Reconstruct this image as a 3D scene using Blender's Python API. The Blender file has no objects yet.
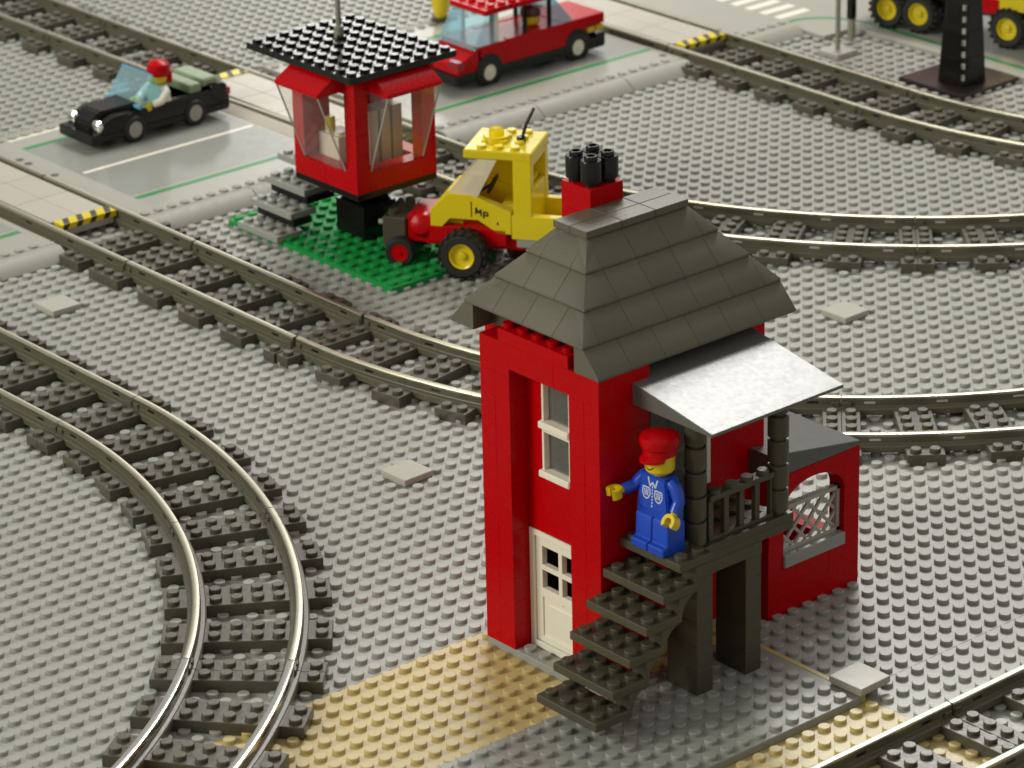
import bpy, bmesh, math, random
from mathutils import Vector, Matrix, Euler
random.seed(7)
SC = bpy.context.scene
COL = SC.collection
R_ = math.radians

# ------------------------------------------------------------------ materials
def plastic(name, col, rough=0.32, vary=0.06, bump=0.015, scale=3.0, spec=0.5, dust=0.0, dustcol=(0.5, 0.48, 0.42)):
    m = bpy.data.materials.new(name); m.use_nodes = True
    nt = m.node_tree; N = nt.nodes; L = nt.links
    b = N['Principled BSDF']
    b.inputs['Roughness'].default_value = rough
    b.inputs['Specular IOR Level'].default_value = spec
    geo = N.new('ShaderNodeNewGeometry')
    tc = N.new('ShaderNodeTexCoord')
    n1 = N.new('ShaderNodeTexNoise'); n1.inputs['Scale'].default_value = scale; n1.inputs['Detail'].default_value = 5
    L.new(tc.outputs['Object'], n1.inputs['Vector'])
    add = N.new('ShaderNodeMath'); add.operation = 'ADD'
    L.new(geo.outputs['Random Per Island'], add.inputs[0]); L.new(n1.outputs['Fac'], add.inputs[1])
    mr = N.new('ShaderNodeMapRange')
    mr.inputs['From Min'].default_value = 0.2; mr.inputs['From Max'].default_value = 1.8
    mr.inputs['To Min'].default_value = 1 - vary; mr.inputs['To Max'].default_value = 1 + vary
    L.new(add.outputs[0], mr.inputs['Value'])
    mul = N.new('ShaderNodeVectorMath'); mul.operation = 'SCALE'
    mul.inputs[0].default_value = col[:3]
    L.new(mr.outputs['Result'], mul.inputs['Scale'])
    out = mul.outputs['Vector']
    if dust > 0:
        n3 = N.new('ShaderNodeTexNoise'); n3.inputs['Scale'].default_value = 0.35; n3.inputs['Detail'].default_value = 8; n3.inputs['Roughness'].default_value = 0.7
        L.new(tc.outputs['Object'], n3.inputs['Vector'])
        r3 = N.new('ShaderNodeMapRange'); r3.inputs['From Min'].default_value = 0.4; r3.inputs['From Max'].default_value = 0.75
        r3.inputs['To Max'].default_value = dust
        L.new(n3.outputs['Fac'], r3.inputs['Value'])
        mx = N.new('ShaderNodeMix'); mx.data_type = 'RGBA'
        L.new(r3.outputs['Result'], mx.inputs[0]); L.new(out, mx.inputs[6]); mx.inputs[7].default_value = (*dustcol, 1)
        out = mx.outputs[2]
    L.new(out, b.inputs['Base Color'])
    n2 = N.new('ShaderNodeTexNoise'); n2.inputs['Scale'].default_value = scale * 4; n2.inputs['Detail'].default_value = 6
    L.new(tc.outputs['Object'], n2.inputs['Vector'])
    rr = N.new('ShaderNodeMapRange'); rr.inputs['To Min'].default_value = rough * 0.8; rr.inputs['To Max'].default_value = rough * 1.25
    L.new(n2.outputs['Fac'], rr.inputs['Value']); L.new(rr.outputs['Result'], b.inputs['Roughness'])
    if bump > 0:
        bp = N.new('ShaderNodeBump'); bp.inputs['Strength'].default_value = 1.0; bp.inputs['Distance'].default_value = bump
        L.new(n1.outputs['Fac'], bp.inputs['Height']); L.new(bp.outputs['Normal'], b.inputs['Normal'])
    return m

def metal(name, col, rough):
    m = bpy.data.materials.new(name); m.use_nodes = True
    N = m.node_tree.nodes; L = m.node_tree.links; b = N['Principled BSDF']
    b.inputs['Base Color'].default_value = (*col, 1); b.inputs['Metallic'].default_value = 1
    n = N.new('ShaderNodeTexNoise'); n.inputs['Scale'].default_value = 2.5; n.inputs['Detail'].default_value = 6
    tc = N.new('ShaderNodeTexCoord'); L.new(tc.outputs['Object'], n.inputs['Vector'])
    r = N.new('ShaderNodeMapRange'); r.inputs['To Min'].default_value = rough * 0.85; r.inputs['To Max'].default_value = rough * 1.15
    L.new(n.outputs['Fac'], r.inputs['Value']); L.new(r.outputs['Result'], b.inputs['Roughness'])
    return m

def clear(name, tint, gloss=0.10, rough=0.04):
    m = bpy.data.materials.new(name); m.use_nodes = True
    N = m.node_tree.nodes; L = m.node_tree.links; N.remove(N['Principled BSDF'])
    t = N.new('ShaderNodeBsdfTransparent'); t.inputs['Color'].default_value = (*tint, 1)
    g = N.new('ShaderNodeBsdfGlossy'); g.inputs['Roughness'].default_value = rough
    d = N.new('ShaderNodeBsdfDiffuse'); d.inputs['Color'].default_value = (*tint, 1)
    lw = N.new('ShaderNodeLayerWeight'); lw.inputs['Blend'].default_value = 0.5
    pw = N.new('ShaderNodeMath'); pw.operation = 'POWER'; pw.inputs[1].default_value = 4.0; L.new(lw.outputs['Facing'], pw.inputs[0])
    f = N.new('ShaderNodeMath'); f.operation = 'MULTIPLY_ADD'; f.inputs[1].default_value = 0.6; f.inputs[2].default_value = 0.035; L.new(pw.outputs[0], f.inputs[0])
    a = N.new('ShaderNodeMixShader'); a.inputs[0].default_value = gloss
    L.new(t.outputs[0], a.inputs[1]); L.new(d.outputs[0], a.inputs[2])
    b = N.new('ShaderNodeMixShader'); L.new(f.outputs[0], b.inputs[0]); L.new(a.outputs[0], b.inputs[1]); L.new(g.outputs[0], b.inputs[2])
    L.new(b.outputs[0], N['Material Output'].inputs['Surface'])
    return m

M = {}
M['grey'] = plastic('light_grey_plastic', (0.345, 0.343, 0.312), 0.33, 0.05, 0.006, 1.2, dust=0.12, dustcol=(0.40, 0.375, 0.31))
M['grey2'] = plastic('grey_plate_plastic', (0.31, 0.31, 0.28), 0.3, 0.06, 0.006, 1.2)
M['paving'] = plastic('smooth_grey_plastic', (0.36, 0.35, 0.305), 0.3, 0.04, 0.008, 0.5, dust=0.03, dustcol=(0.42, 0.39, 0.32))
M['kerb'] = plastic('kerb_grey_plastic', (0.30, 0.29, 0.245), 0.5, 0.04, 0.012, 0.5)
M['asphalt'] = plastic('printed_road_grey', (0.275, 0.275, 0.25), 0.3, 0.04, 0.01, 0.5)
M['tile'] = plastic('pale_grey_tile', (0.43, 0.41, 0.35), 0.3, 0.05, 0.01, 1.0)
M['deck'] = plastic('pale_grey_panel', (0.47, 0.43, 0.36), 0.3, 0.04, 0.01, 0.6)
M['dgrey'] = plastic('old_dark_grey_plastic', (0.068, 0.061, 0.038), 0.36, 0.12, 0.02, 2.5)
M['roof'] = plastic('textured_dark_grey_plastic', (0.115, 0.104, 0.070), 0.48, 0.10, 0.03, 22.0)
M['ridge'] = plastic('smooth_dark_grey_plastic', (0.112, 0.103, 0.072), 0.42, 0.06, 0.02, 4.0, 0.35)
M['awning'] = plastic('glossy_dark_grey_plastic', (0.112, 0.110, 0.100), 0.30, 0.10, 0.014, 0.9)
M['sleeper'] = plastic('dark_sleeper_plastic', (0.080, 0.070, 0.048), 0.33, 0.12, 0.015, 3.0, dust=0.1, dustcol=(0.2, 0.17, 0.12))
M['railside'] = plastic('rail_side_plastic', (0.100, 0.090, 0.056), 0.4, 0.10, 0.01, 2.0)
M['rail'] = metal('rail_metal', (0.44, 0.41, 0.32), 0.34)
M['red'] = plastic('red_plastic', (0.46, 0.0004, 0.003), 0.27, 0.035, 0.003, 1.6, 0.12)
M['red2'] = plastic('glossy_red_plastic', (0.47, 0.001, 0.004), 0.26, 0.05, 0.004, 1.6, 0.16)
M['white'] = plastic('white_plastic', (0.82, 0.77, 0.65), 0.3, 0.03, 0.008, 1.5)
M['tan'] = plastic('tan_plastic', (0.53, 0.42, 0.18), 0.33, 0.05, 0.008, 1.2)
M['green'] = plastic('green_plastic', (0.012, 0.27, 0.055), 0.45, 0.08, 0.008, 1.5, 0.2)
M['lgreen'] = plastic('green_print', (0.02, 0.23, 0.06), 0.35, 0.04, 0.0)
M['sage'] = plastic('sage_green_plastic', (0.23, 0.30, 0.17), 0.3, 0.05, 0.01)
M['black'] = plastic('black_plastic', (0.009, 0.008, 0.007), 0.2, 0.2, 0.012, 2.0, 0.32)
M['blackb'] = plastic('dark_brown_plastic', (0.030, 0.018, 0.016), 0.3, 0.2, 0.01, 2.0)
M['tyre'] = plastic('black_rubber', (0.012, 0.012, 0.011), 0.55, 0.2, 0.01, 4.0)
M['yellow'] = plastic('yellow_plastic', (0.72, 0.56, 0.008), 0.24, 0.04, 0.01, 1.6)
M['skin'] = plastic('yellow_skin_plastic', (0.74, 0.54, 0.008), 0.24, 0.02, 0.0)
M['blue'] = plastic('blue_plastic', (0.010, 0.065, 0.50), 0.24, 0.05, 0.006, 2.0)
M['print'] = plastic('white_print', (0.62, 0.66, 0.72), 0.35, 0.02, 0.0)
M['ink'] = plastic('black_print', (0.02, 0.018, 0.012), 0.35, 0.02, 0.0)
M['brown'] = plastic('reddish_brown_plastic', (0.085, 0.022, 0.012), 0.14, 0.05, 0.0)
M['orange'] = plastic('orange_plastic', (0.55, 0.15, 0.01), 0.3, 0.05, 0.0)
M['chrome'] = metal('chrome', (0.8, 0.78, 0.74), 0.12)
M['silver'] = plastic('pearl_grey_plastic', (0.42, 0.40, 0.35), 0.3, 0.05, 0.0)
M['steel'] = plastic('grey_rod_plastic', (0.27, 0.26, 0.2), 0.3, 0.05, 0.0)
M['clear'] = clear('clear_glazing', (0.94, 0.94, 0.91), 0.06)
M['tan_sheen'] = clear('tan_sheen_glazing', (0.90, 0.83, 0.62), 0.42)  # milky tan diffuse stands in for reflections on clear plastic
M['amberclear'] = clear('warm_clear_glazing', (0.98, 0.93, 0.78), 0.45)  # pale diffuse share paints the bright reflections of the side glass
M['pane'] = clear('window_pane', (0.7, 0.7, 0.66), 0.10)
M['tblue'] = clear('light_blue_glazing', (0.76, 0.94, 1.0), 0.16)
M['tblue2'] = clear('blue_glazing_edge', (0.22, 0.62, 0.85), 0.5)
M['tyellow'] = clear('yellow_lamp_plastic', (0.9, 0.8, 0.02), 0.35)
M['tred'] = plastic('red_lamp_plastic', (0.30, 0.005, 0.01), 0.15, 0.02, 0.0)
M['amber'] = plastic('amber_lamp_plastic', (0.70, 0.42, 0.01), 0.15, 0.02, 0.0)
M['table'] = plastic('table_board', (0.20, 0.18, 0.14), 0.6, 0.05, 0.01)

# ------------------------------------------------------------------ mesh builder
class MB:
    """collects shapes, links them as one mesh object"""
    def __init__(s): s.v = []; s.f = []; s.m = []; s.mats = []; s.sm = []
    def mi(s, mat):
        if mat not in s.mats: s.mats.append(mat)
        return s.mats.index(mat)
    def raw(s, vs, fs, mat=None, X=None, smooth=True):
        o = len(s.v); k = s.mi(mat)
        s.v += [tuple((X @ Vector(v)) if X is not None else v) for v in vs]
        for f in fs: s.f.append(tuple(i + o for i in f)); s.m.append(k); s.sm.append(smooth)
        return s
    def box(s, x0, x1, y0, y1, z0, z1, mat=None, b=0.035, X=None):
        lo = (min(x0, x1), min(y0, y1), min(z0, z1)); hi = (max(x0, x1), max(y0, y1), max(z0, z1))
        b = min(b, 0.45 * min(hi[i] - lo[i] for i in range(3)))
        vs = []; idx = {}
        for sx in (0, 1):
            for sy in (0, 1):
                for sz in (0, 1):
                    c = [hi[0] if sx else lo[0], hi[1] if sy else lo[1], hi[2] if sz else lo[2]]
                    for a in range(3):
                        p = list(c)
                        for q in range(3):
                            if q != a: p[q] += -b if (sx, sy, sz)[q] else b
                        idx[(sx, sy, sz, a)] = len(vs); vs.append(tuple(p))
        fs = []
        for a in range(3):
            u, w = [q for q in range(3) if q != a]
            for sd in (0, 1):
                ring = []
                for (p, q) in ((0, 0), (1, 0), (1, 1), (0, 1)):
                    k = [0, 0, 0]; k[a] = sd; k[u] = p; k[w] = q
                    ring.append(idx[(*k, a)])
                flip = (sd == 0) != (a == 1)
                fs.append(tuple(ring[::-1] if flip else ring))
        for a in range(3):      # edges along axis a
            u, w = [q for q in range(3) if q != a]
            for p in (0, 1):
                for q in (0, 1):
                    k0 = [0, 0, 0]; k0[u] = p; k0[w] = q; k1 = list(k0); k1[a] = 1
                    fs.append((idx[(*k0, u)], idx[(*k1, u)], idx[(*k1, w)], idx[(*k0, w)]))
        for k in [(i, j, l) for i in (0, 1) for j in (0, 1) for l in (0, 1)]:
            fs.append(tuple(idx[(*k, a)] for a in range(3)))
        # fix winding by centre test
        cx = Vector(((lo[0] + hi[0]) / 2, (lo[1] + hi[1]) / 2, (lo[2] + hi[2]) / 2))
        out = []
        for f in fs:
            P = [Vector(vs[i]) for i in f]; n = (P[1] - P[0]).cross(P[2] - P[0]); c = sum(P, Vector()) / len(P)
            out.append(f if n.dot(c - cx) > 0 else f[::-1])
        return s.raw(vs, out, mat, X)
    def cyl(s, x, y, z0, z1, r, n=14, mat=None, ch=0.04, r2=None, X=None, bottom=False):
        r2 = r if r2 is None else r2; vs = []; fs = []
        rings = [(r, z0), (r2, z1 - ch), (r2 - ch, z1)] if ch > 0 else [(r, z0), (r2, z1)]
        for (rr, z) in rings:
            for i in range(n):
                a = 2 * math.pi * i / n; vs.append((x + rr * math.cos(a), y + rr * math.sin(a), z))
        for k in range(len(rings) - 1):
            for i in range(n):
                j = (i + 1) % n; fs.append((k * n + i, k * n + j, (k + 1) * n + j, (k + 1) * n + i))
        fs.append(tuple((len(rings) - 1) * n + i for i in range(n)))
        if bottom: fs.append(tuple(range(n))[::-1])
        return s.raw(vs, fs, mat, X)
    def studs(s, xs, ys, z, mat=None, n=12, X=None, h=0.2, r=0.3):
        for x in xs:
            for y in ys: s.cyl(x, y, z - 0.01, z + h, r, n, mat, 0.035, X=X)
        return s
    def plate(s, x0, x1, y0, y1, z0, z1, mat=None, b=0.03, X=None, n=12):
        s.box(x0 + .012, x1 - .012, y0 + .012, y1 - .012, z0, z1, mat, b, X)
        return s.studs([x0 + .5 + i for i in range(int(round(x1 - x0)))], [y0 + .5 + i for i in range(int(round(y1 - y0)))], z1, mat, n, X)
    def lathe(s, prof, n=20, mat=None, X=None, closed=False):
        vs = []; fs = []
        for (r, z) in prof:
            for i in range(n):
                a = 2 * math.pi * i / n; vs.append((r * math.cos(a), r * math.sin(a), z))
        k = len(prof)
        for q in range(k if closed else k - 1):
            for i in range(n):
                j = (i + 1) % n; q2 = (q + 1) % k
                fs.append((q * n + i, q * n + j, q2 * n + j, q2 * n + i))
        if not closed:
            if prof[0][0] > 1e-6: fs.append(tuple(range(n))[::-1])
            if prof[-1][0] > 1e-6: fs.append(tuple((k - 1) * n + i for i in range(n)))
        return s.raw(vs, fs, mat, X)
    def hull(s, pts, mat=None, b=0.03, X=None, seg=1):
        bm = bmesh.new()
        for p in pts: bm.verts.new(p)
        bmesh.ops.convex_hull(bm, input=bm.verts)
        bmesh.ops.delete(bm, geom=[v for v in bm.verts if not v.link_faces], context='VERTS')
        bmesh.ops.dissolve_limit(bm, angle_limit=0.01, verts=bm.verts, edges=bm.edges)
        if b > 0: bmesh.ops.bevel(bm, geom=bm.edges[:], offset=b, segments=seg, affect='EDGES', clamp_overlap=True)
        bm.normal_update(); bm.verts.ensure_lookup_table()
        vs = [tuple(v.co) for v in bm.verts]; fs = [tuple(v.index for v in f.verts) for f in bm.faces]
        bm.free()
        return s.raw(vs, fs, mat, X, seg > 1)
    def prism(s, prof, a0, a1, axis='y', mat=None, b=0.03, X=None):
        """convex or concave profile (list of 2-D points) extruded along an axis"""
        bm = bmesh.new()
        def P(p, a): return {'y': (p[0], a, p[1]), 'x': (a, p[0], p[1]), 'z': (p[0], p[1], a)}[axis]
        v0 = [bm.verts.new(P(p, a0)) for p in prof]; v1 = [bm.verts.new(P(p, a1)) for p in prof]
        n = len(prof)
        bm.faces.new(v0); bm.faces.new(v1[::-1])
        for i in range(n): bm.faces.new((v0[i], v1[i], v1[(i + 1) % n], v0[(i + 1) % n]))
        bmesh.ops.recalc_face_normals(bm, faces=bm.faces)
        if b > 0: bmesh.ops.bevel(bm, geom=bm.edges[:], offset=b, segments=1, affect='EDGES', clamp_overlap=True)
        bmesh.ops.triangulate(bm, faces=[f for f in bm.faces if len(f.verts) > 4])
        bm.verts.index_update()
        vs = [tuple(v.co) for v in bm.verts]; fs = [tuple(v.index for v in f.verts) for f in bm.faces]
        bm.free()
        return s.raw(vs, fs, mat, X, False)
    def tube(s, pts, r, n=10, mat=None, X=None, r2=None, cap=True):
        pts = [Vector(p) for p in pts]; vs = []; fs = []
        up = Vector((0.123, 0.31, 0.94))
        k = len(pts)
        for i, p in enumerate(pts):
            t = (pts[min(i + 1, k - 1)] - pts[max(i - 1, 0)]).normalized()
            a = t.cross(up).normalized(); c = t.cross(a)
            rr = r if r2 is None else r + (r2 - r) * i / (k - 1)
            for j in range(n):
                q = 2 * math.pi * j / n; vs.append(tuple(p + a * rr * math.cos(q) + c * rr * math.sin(q)))
        for i in range(k - 1):
            for j in range(n):
                l = (j + 1) % n; fs.append((i * n + j, i * n + l, (i + 1) * n + l, (i + 1) * n + j))
        if cap: fs.append(tuple(range(n))[::-1]); fs.append(tuple((k - 1) * n + j for j in range(n)))
        return s.raw(vs, fs, mat, X)
    def mesh(s, name, mat=None):
        me = bpy.data.meshes.new(name); me.from_pydata(s.v, [], s.f)
        for m in s.mats: me.materials.append(m if m is not None else mat)
        me.polygons.foreach_set('material_index', s.m)
        me.polygons.foreach_set('use_smooth', s.sm)
        bm = bmesh.new(); bm.from_mesh(me); bmesh.ops.recalc_face_normals(bm, faces=bm.faces); bm.to_mesh(me); bm.free()
        me.set_sharp_from_angle(angle=R_(32)); me.update()
        return me
    def build(s, name, mat=None, parent=None):
        o = bpy.data.objects.new(name, s.mesh(name, mat)); COL.objects.link(o)
        if parent is not None: o.parent = parent
        return o

def tag(o, label=None, cat=None, group=None, kind=None):
    if label: o['label'] = label
    if cat: o['category'] = cat
    if group: o['group'] = group
    if kind: o['kind'] = kind
    return o
def thing(name, label, cat, loc=(0, 0, 0), rz=0.0, group=None):
    o = bpy.data.objects.new(name, None); COL.objects.link(o); o.empty_display_size = 0.5
    o.location = loc; o.rotation_euler = (0, 0, rz)
    return tag(o, label, cat, group)
def kids(o): return [c for c in bpy.data.objects if c.parent == o]
def copy_tree(o, parent=None):
    c = o.copy(); COL.objects.link(c); c.parent = parent
    for ch in kids(o): copy_tree(ch, c)
    return c

# ------------------------------------------------------------------ ground: table, baseplates, roads
tb = MB().box(-90, 150, -110, 150, -1.2, -0.45, b=0.02).build('table_top', M['table']); tag(tb, kind='structure')

def baseplate_mesh(nx, ny, mat):
    b = MB(); b.hull([(sx, sy, sz) for sz in (-0.4, 0) for (sx, sy) in
        ((.006, .4), (.4, .006), (nx - .4, .006), (nx - .006, .4), (nx - .006, ny - .4), (nx - .4, ny - .006), (.4, ny - .006), (.006, ny - .4))], b=0.008)
    b.studs([i + .5 for i in range(nx)], [j + .5 for j in range(ny)], 0, n=12)
    return b.mesh('baseplate', mat)
BP = baseplate_mesh(32, 32, M['grey']); BPh = baseplate_mesh(32, 16, M['grey'])
BPt = baseplate_mesh(32, 32, M['tan'])
def base(x, y, me, name='baseplate_ground'):
    o = bpy.data.objects.new(name, me); COL.objects.link(o); o.location = (x, y, random.uniform(-.006, .006)); tag(o, kind='structure')
for i in range(-3, 4):
    for j in range(-3, 4):
        x, y = 32 * i, 32 * j
        if (i, j) == (-1, -1): base(x, -16, BPh); continue
        if i == -1 and j == -2: base(x, -48, BPt, 'tan_baseplate_ground'); continue
        # keep to what the camera side could see
        if x + 16 < -60 and y + 16 < -20: continue
        if i <= -2 and j <= -2 or j == -3 and i < 0 or i == -3 and j <= 0: continue
        base(x, y, BP)

# grey plates laid on the tan ground in front of the station
pv = MB()
for x0 in (-32, -16):
    pv.plate(x0, x0 + 16 - (0.62 if x0 == -16 else 0), -33, -25, 0.0, 0.4)
tag(pv.build('grey_pavement', M['grey2']), kind='structure')
tag(MB().box(-.58, -.28, -32.9, -25.2, 0.0, .37, M['tan'], .02).build('tan_ground_strip', M['tan']), kind='structure')

ROADZ = 0.8
def road(name, x0, x1, y0, y1, near=True, far=True, markings=()):
    b = MB().box(x0, x1, y0, y1, 0.0, ROADZ, M['paving'], 0.03)
    # near kerb: long sloping pieces, eight studs each, with a stud row behind the lip
    def kerb(yo, sgn):
        x = x0
        while x < x1 - .1:
            xe = min(x + 8, x1)
            b.prism([(yo, .0), (yo, .12), (yo + sgn * 1.0, ROADZ - .02), (yo + sgn * 1.6, ROADZ - .02), (yo + sgn * 1.6, 0)], x + .02, xe - .02, 'x', M['kerb'], 0.03)
            x = xe
        for k in range(int(x1 - x0)):
            b.cyl(x0 + k + .5, yo + sgn * 1.95, ROADZ - .02, ROADZ + .10, .3, 12, M['kerb'], .03)
    if near: kerb(y0 - 1.6, 1)
    if far: kerb(y1 + 1.6, -1)
    r = b.build(name, M['paving']); tag(r, kind='structure')
    for nm, mat, xa, xb, ya, yb, z in markings:
        MB().box(xa, xb, ya, yb, ROADZ - .02, ROADZ + z, mat, 0.001).build(nm, mat, r)
    return r
wl = M['white']; gl = M['lgreen']; asp = M['asphalt']
Y0, Y1 = 39.5, 58.0
road('road', -40, 4.9, Y0, Y1, markings=[('asphalt_print', asp, -40, 4.4, 43.1, 54.9, .005), ('green_line', gl, -40, 4.35, 42.35, 42.85, .007), ('green_line', gl, -40, 4.35, 55.0, 55.5, .007), ('white_line', wl, -40, 4.2, 48.6, 48.9, .011)])
road('road', 11.15, 27.2, Y0, Y1, markings=[('asphalt_print', asp, 12.9, 26.6, 43.1, 54.9, .005), ('green_line', gl, 12.9, 27.0, 42.3, 42.8, .007), ('green_line', gl, 13.0, 27.0, 55.0, 55.5, .007), ('white_line', wl, 13.2, 26.5, 48.55, 48.9, .011), ('white_line', wl, 13.1, 27.0, 57.05, 57.4, .007)])
road('road', 34.6, 56.5, Y0, Y1, markings=[('asphalt_print', asp, 36.0, 56.0, 43.1, 54.9, .005), ('green_line', gl, 36.0, 56.2, 42.35, 42.85, .007), ('green_line', gl, 36.0, 56.0, 55.0, 55.5, .007)])
road('road', 62.4, 67.6, Y0 + .6, Y1, markings=[('white_stripe', wl, 66.8 - .2 * k, 69.2 - .2 * k, 40.9 + 1.55 * k, 41.6 + 1.55 * k, .008) for k in range(0)])
# crossing road running the other way, with zebra stripes and a rounded green border
b = MB().box(67.7, 112, 37.0, 62, 0, ROADZ - .35, M['paving'], .03).box(70.6, 112, -40, 36.98, 0, ROADZ - .35, M['paving'], .03)
sr = b.build('side_road', M['paving']); tag(sr, kind='structure')
zt = ROADZ - .35
for k in range(6):
    y = 42.0 + 1.5 * k
    MB().box(68.2, 71.4, y, y + .75, zt - .02, zt + .008, wl, .001).build('white_stripe', wl, sr)
MB().box(71.9, 72.35, -40, 35.5, zt - .02, zt + .006, gl, .001).build('green_line', gl, sr)
arc = MB()
pts = [(68.2 + 4.0 * math.sin(a), 36.2 + 5.0 * math.cos(a), zt + .0) for a in [R_(q) for q in range(0, 91, 6)]]
for p, q in zip(pts[:-1], pts[1:]):
    d = Vector((q[0] - p[0], q[1] - p[1], 0)).normalized(); nrm = Vector((-d.y, d.x, 0)) * .2
    arc.raw([(p[0] - nrm.x, p[1] - nrm.y, zt + .007), (q[0] - nrm.x, q[1] - nrm.y, zt + .007), (q[0] + nrm.x, q[1] + nrm.y, zt + .007), (p[0] + nrm.x, p[1] + nrm.y, zt + .007)], [(0, 1, 2, 3)])
arc.build('green_line', gl, sr)
MB().box(73.2, 112, -40, 36.5, zt - .02, zt + .004, asp, .001).build('asphalt_print', asp, sr)

# green plate under the crossing cabin
gp = MB().plate(15.4, 23.4, 20.4, 36.4, 0.0, 0.4).build('grass_plate_ground', M['green']); tag(gp, kind='structure')

# ------------------------------------------------------------------ loose 2x2 tiles
def tile(x, y, z, label, rz=0.0):
    t = MB().box(-.98, .98, -.98, .98, -.32, 0, b=.03).box(-.92, .92, -.92, .92, -.4, -.31, b=.005).build('flat_tile', M['tile'])
    t.location = (x, y, z); t.rotation_euler.z = rz
    tag(t, label, 'tile', 'flat square tiles on the ground')
tile(0, 0, .42, 'pale square tile alone on the ground left of the red station wall', .02)
tile(0, 32, .42, 'pale square tile on the ground below the yellow and black striped crossing edge at left', -.02)
tile(32, 0, .42, 'pale square tile on the ground right of the station roof between two tracks', .01)
tile(0.15, -32.1, .84, 'grey square tile bridging tan and grey ground at the front right of the station', .03)

# ------------------------------------------------------------------ railway track
HG = 2.42; RT = 1.22; SZ = 0.62
def arcpts(r, a0, a1, n): return [(r * math.cos(a0 + (a1 - a0) * i / n), r * math.sin(a0 + (a1 - a0) * i / n)) for i in range(n + 1)]
def sweep(mb, path, prof, mat, cap=True):
    """path: xy points; prof: (offset, z) closed polygon"""
    n = len(path); k = len(prof); vs = []; fs = []
    for i, p in enumerate(path):
        a = Vector(path[max(i - 1, 0)]); c = Vector(path[min(i + 1, n - 1)]); t = (c - a).normalized(); nr = Vector((-t.y, t.x))
        for (o, z) in prof: vs.append((p[0] + nr.x * o, p[1] + nr.y * o, z))
    for i in range(n - 1):
        for j in range(k):
            l = (j + 1) % k; fs.append((i * k + j, i * k + l, (i + 1) * k + l, (i + 1) * k + j))
    if cap: fs += [tuple(range(k))[::-1], tuple((n - 1) * k + j for j in range(k))]
    mb.raw(vs, fs, mat)
HEAD = [(-.186, 1.08), (.186, 1.08), (.186, 1.16), (.155, RT - .015), (.10, RT), (-.10, RT), (-.155, RT - .015), (-.186, 1.16)]
CHROME = [(-.21, .74), (.21, .74), (.23, .80), (.23, 1.1), (.17, RT - .02), (.09, RT), (-.09, RT), (-.17, RT - .02), (-.23, 1.1), (-.23, .80)]
WEB = [(-.46, .30), (.46, .30), (.46, .60), (.40, .66), (.21, .70), (.185, .74), (.185, 1.085), (-.185, 1.085), (-.185, .74), (-.21, .70), (-.40, .66), (-.46, .60)]
def rail(path, root, notch=True, chrome=False, nm=None):
    """a rail: plastic web (with small slots under the head, some with light painted in) and a bent metal head"""
    w = MB(); sweep(w, path, WEB, M['railside'])
    n = len(path); L = 0; marks = [2.0, 6.0, 10.0, 14.0]
    tot = sum((Vector(path[i + 1]) - Vector(path[i])).length for i in range(n - 1))
    if notch:
        acc = 0; k = 0; marks = [tot * q for q in (.1, .36, .64, .9)]
        for i in range(n - 1):
            p = Vector(path[i]); q = Vector(path[i + 1]); d = (q - p).length
            while k < len(marks) and marks[k] <= acc + d:
                c = p + (q - p) * ((marks[k] - acc) / d); t = (q - p).normalized()
                X = Matrix.Translation((c.x, c.y, 0)) @ Matrix.Rotation(math.atan2(t.y, t.x), 4, 'Z')
                for s_ in (-1, 1): w.box(-.3, .3, s_ * .15, s_ * .196, .84, .97, nm or M['black'], .01, X)  # slots as boxes; a pale nm paints the light showing through them
                k += 1
            acc += d
    # joint lugs at both ends
    for (p, q) in ((path[0], path[1]), (path[-1], path[-2])):
        t = (Vector(q) - Vector(p)).normalized(); X = Matrix.Translation((p[0], p[1], 0)) @ Matrix.Rotation(math.atan2(t.y, t.x), 4, 'Z')
        w.box(.06, .5, -.29, .29, .6, .96, M['railside'], .03, X)
    r = w.build('rail', M['railside'], root)
    h = MB(); hm = M['chrome'] if chrome else M['rail']; sweep(h, path, CHROME if chrome else HEAD, hm); h.build('rail_head', hm, r)
def sleeper(mb, X, half=None, hl=3.98):
    x0, x1 = (-1, 1) if half is None else ((0, 1) if half > 0 else (-1, 0))
    mb.box(x0 + .0, x1 - .0, -hl, hl, .0, SZ, M['sleeper'], .03, X)
    mb.studs([x for x in (-.5, .5) if x0 < x < x1], [-3.5, -1.5, -.5, .5, 1.5, 3.5] if hl > 3.5 else [-1.5, -.5, .5, 1.5], SZ, M['sleeper'], 12, X)
TG = 'railway track sections'
def straight(x, y, ang, L, label, sleepers=True, z=0.0, hl=3.98):
    """starts at (x,y), runs L along heading ang"""
    t = thing('straight_track', label, 'track', (x, y, z), ang, TG)
    if sleepers:
        b = MB()
        n = int(round(L / 4))
        for k in range(n + 1):
            sleeper(b, Matrix.Translation((k * L / n, 0, 0)), 1 if k == 0 else (-1 if k == n else None), hl)
        b.build('sleepers', M['sleeper'], t)
    for s_ in (-1, 1):
        rail([(0.025 + (L - .05) * i / 4, s_ * HG) for i in range(5)], t)
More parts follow.
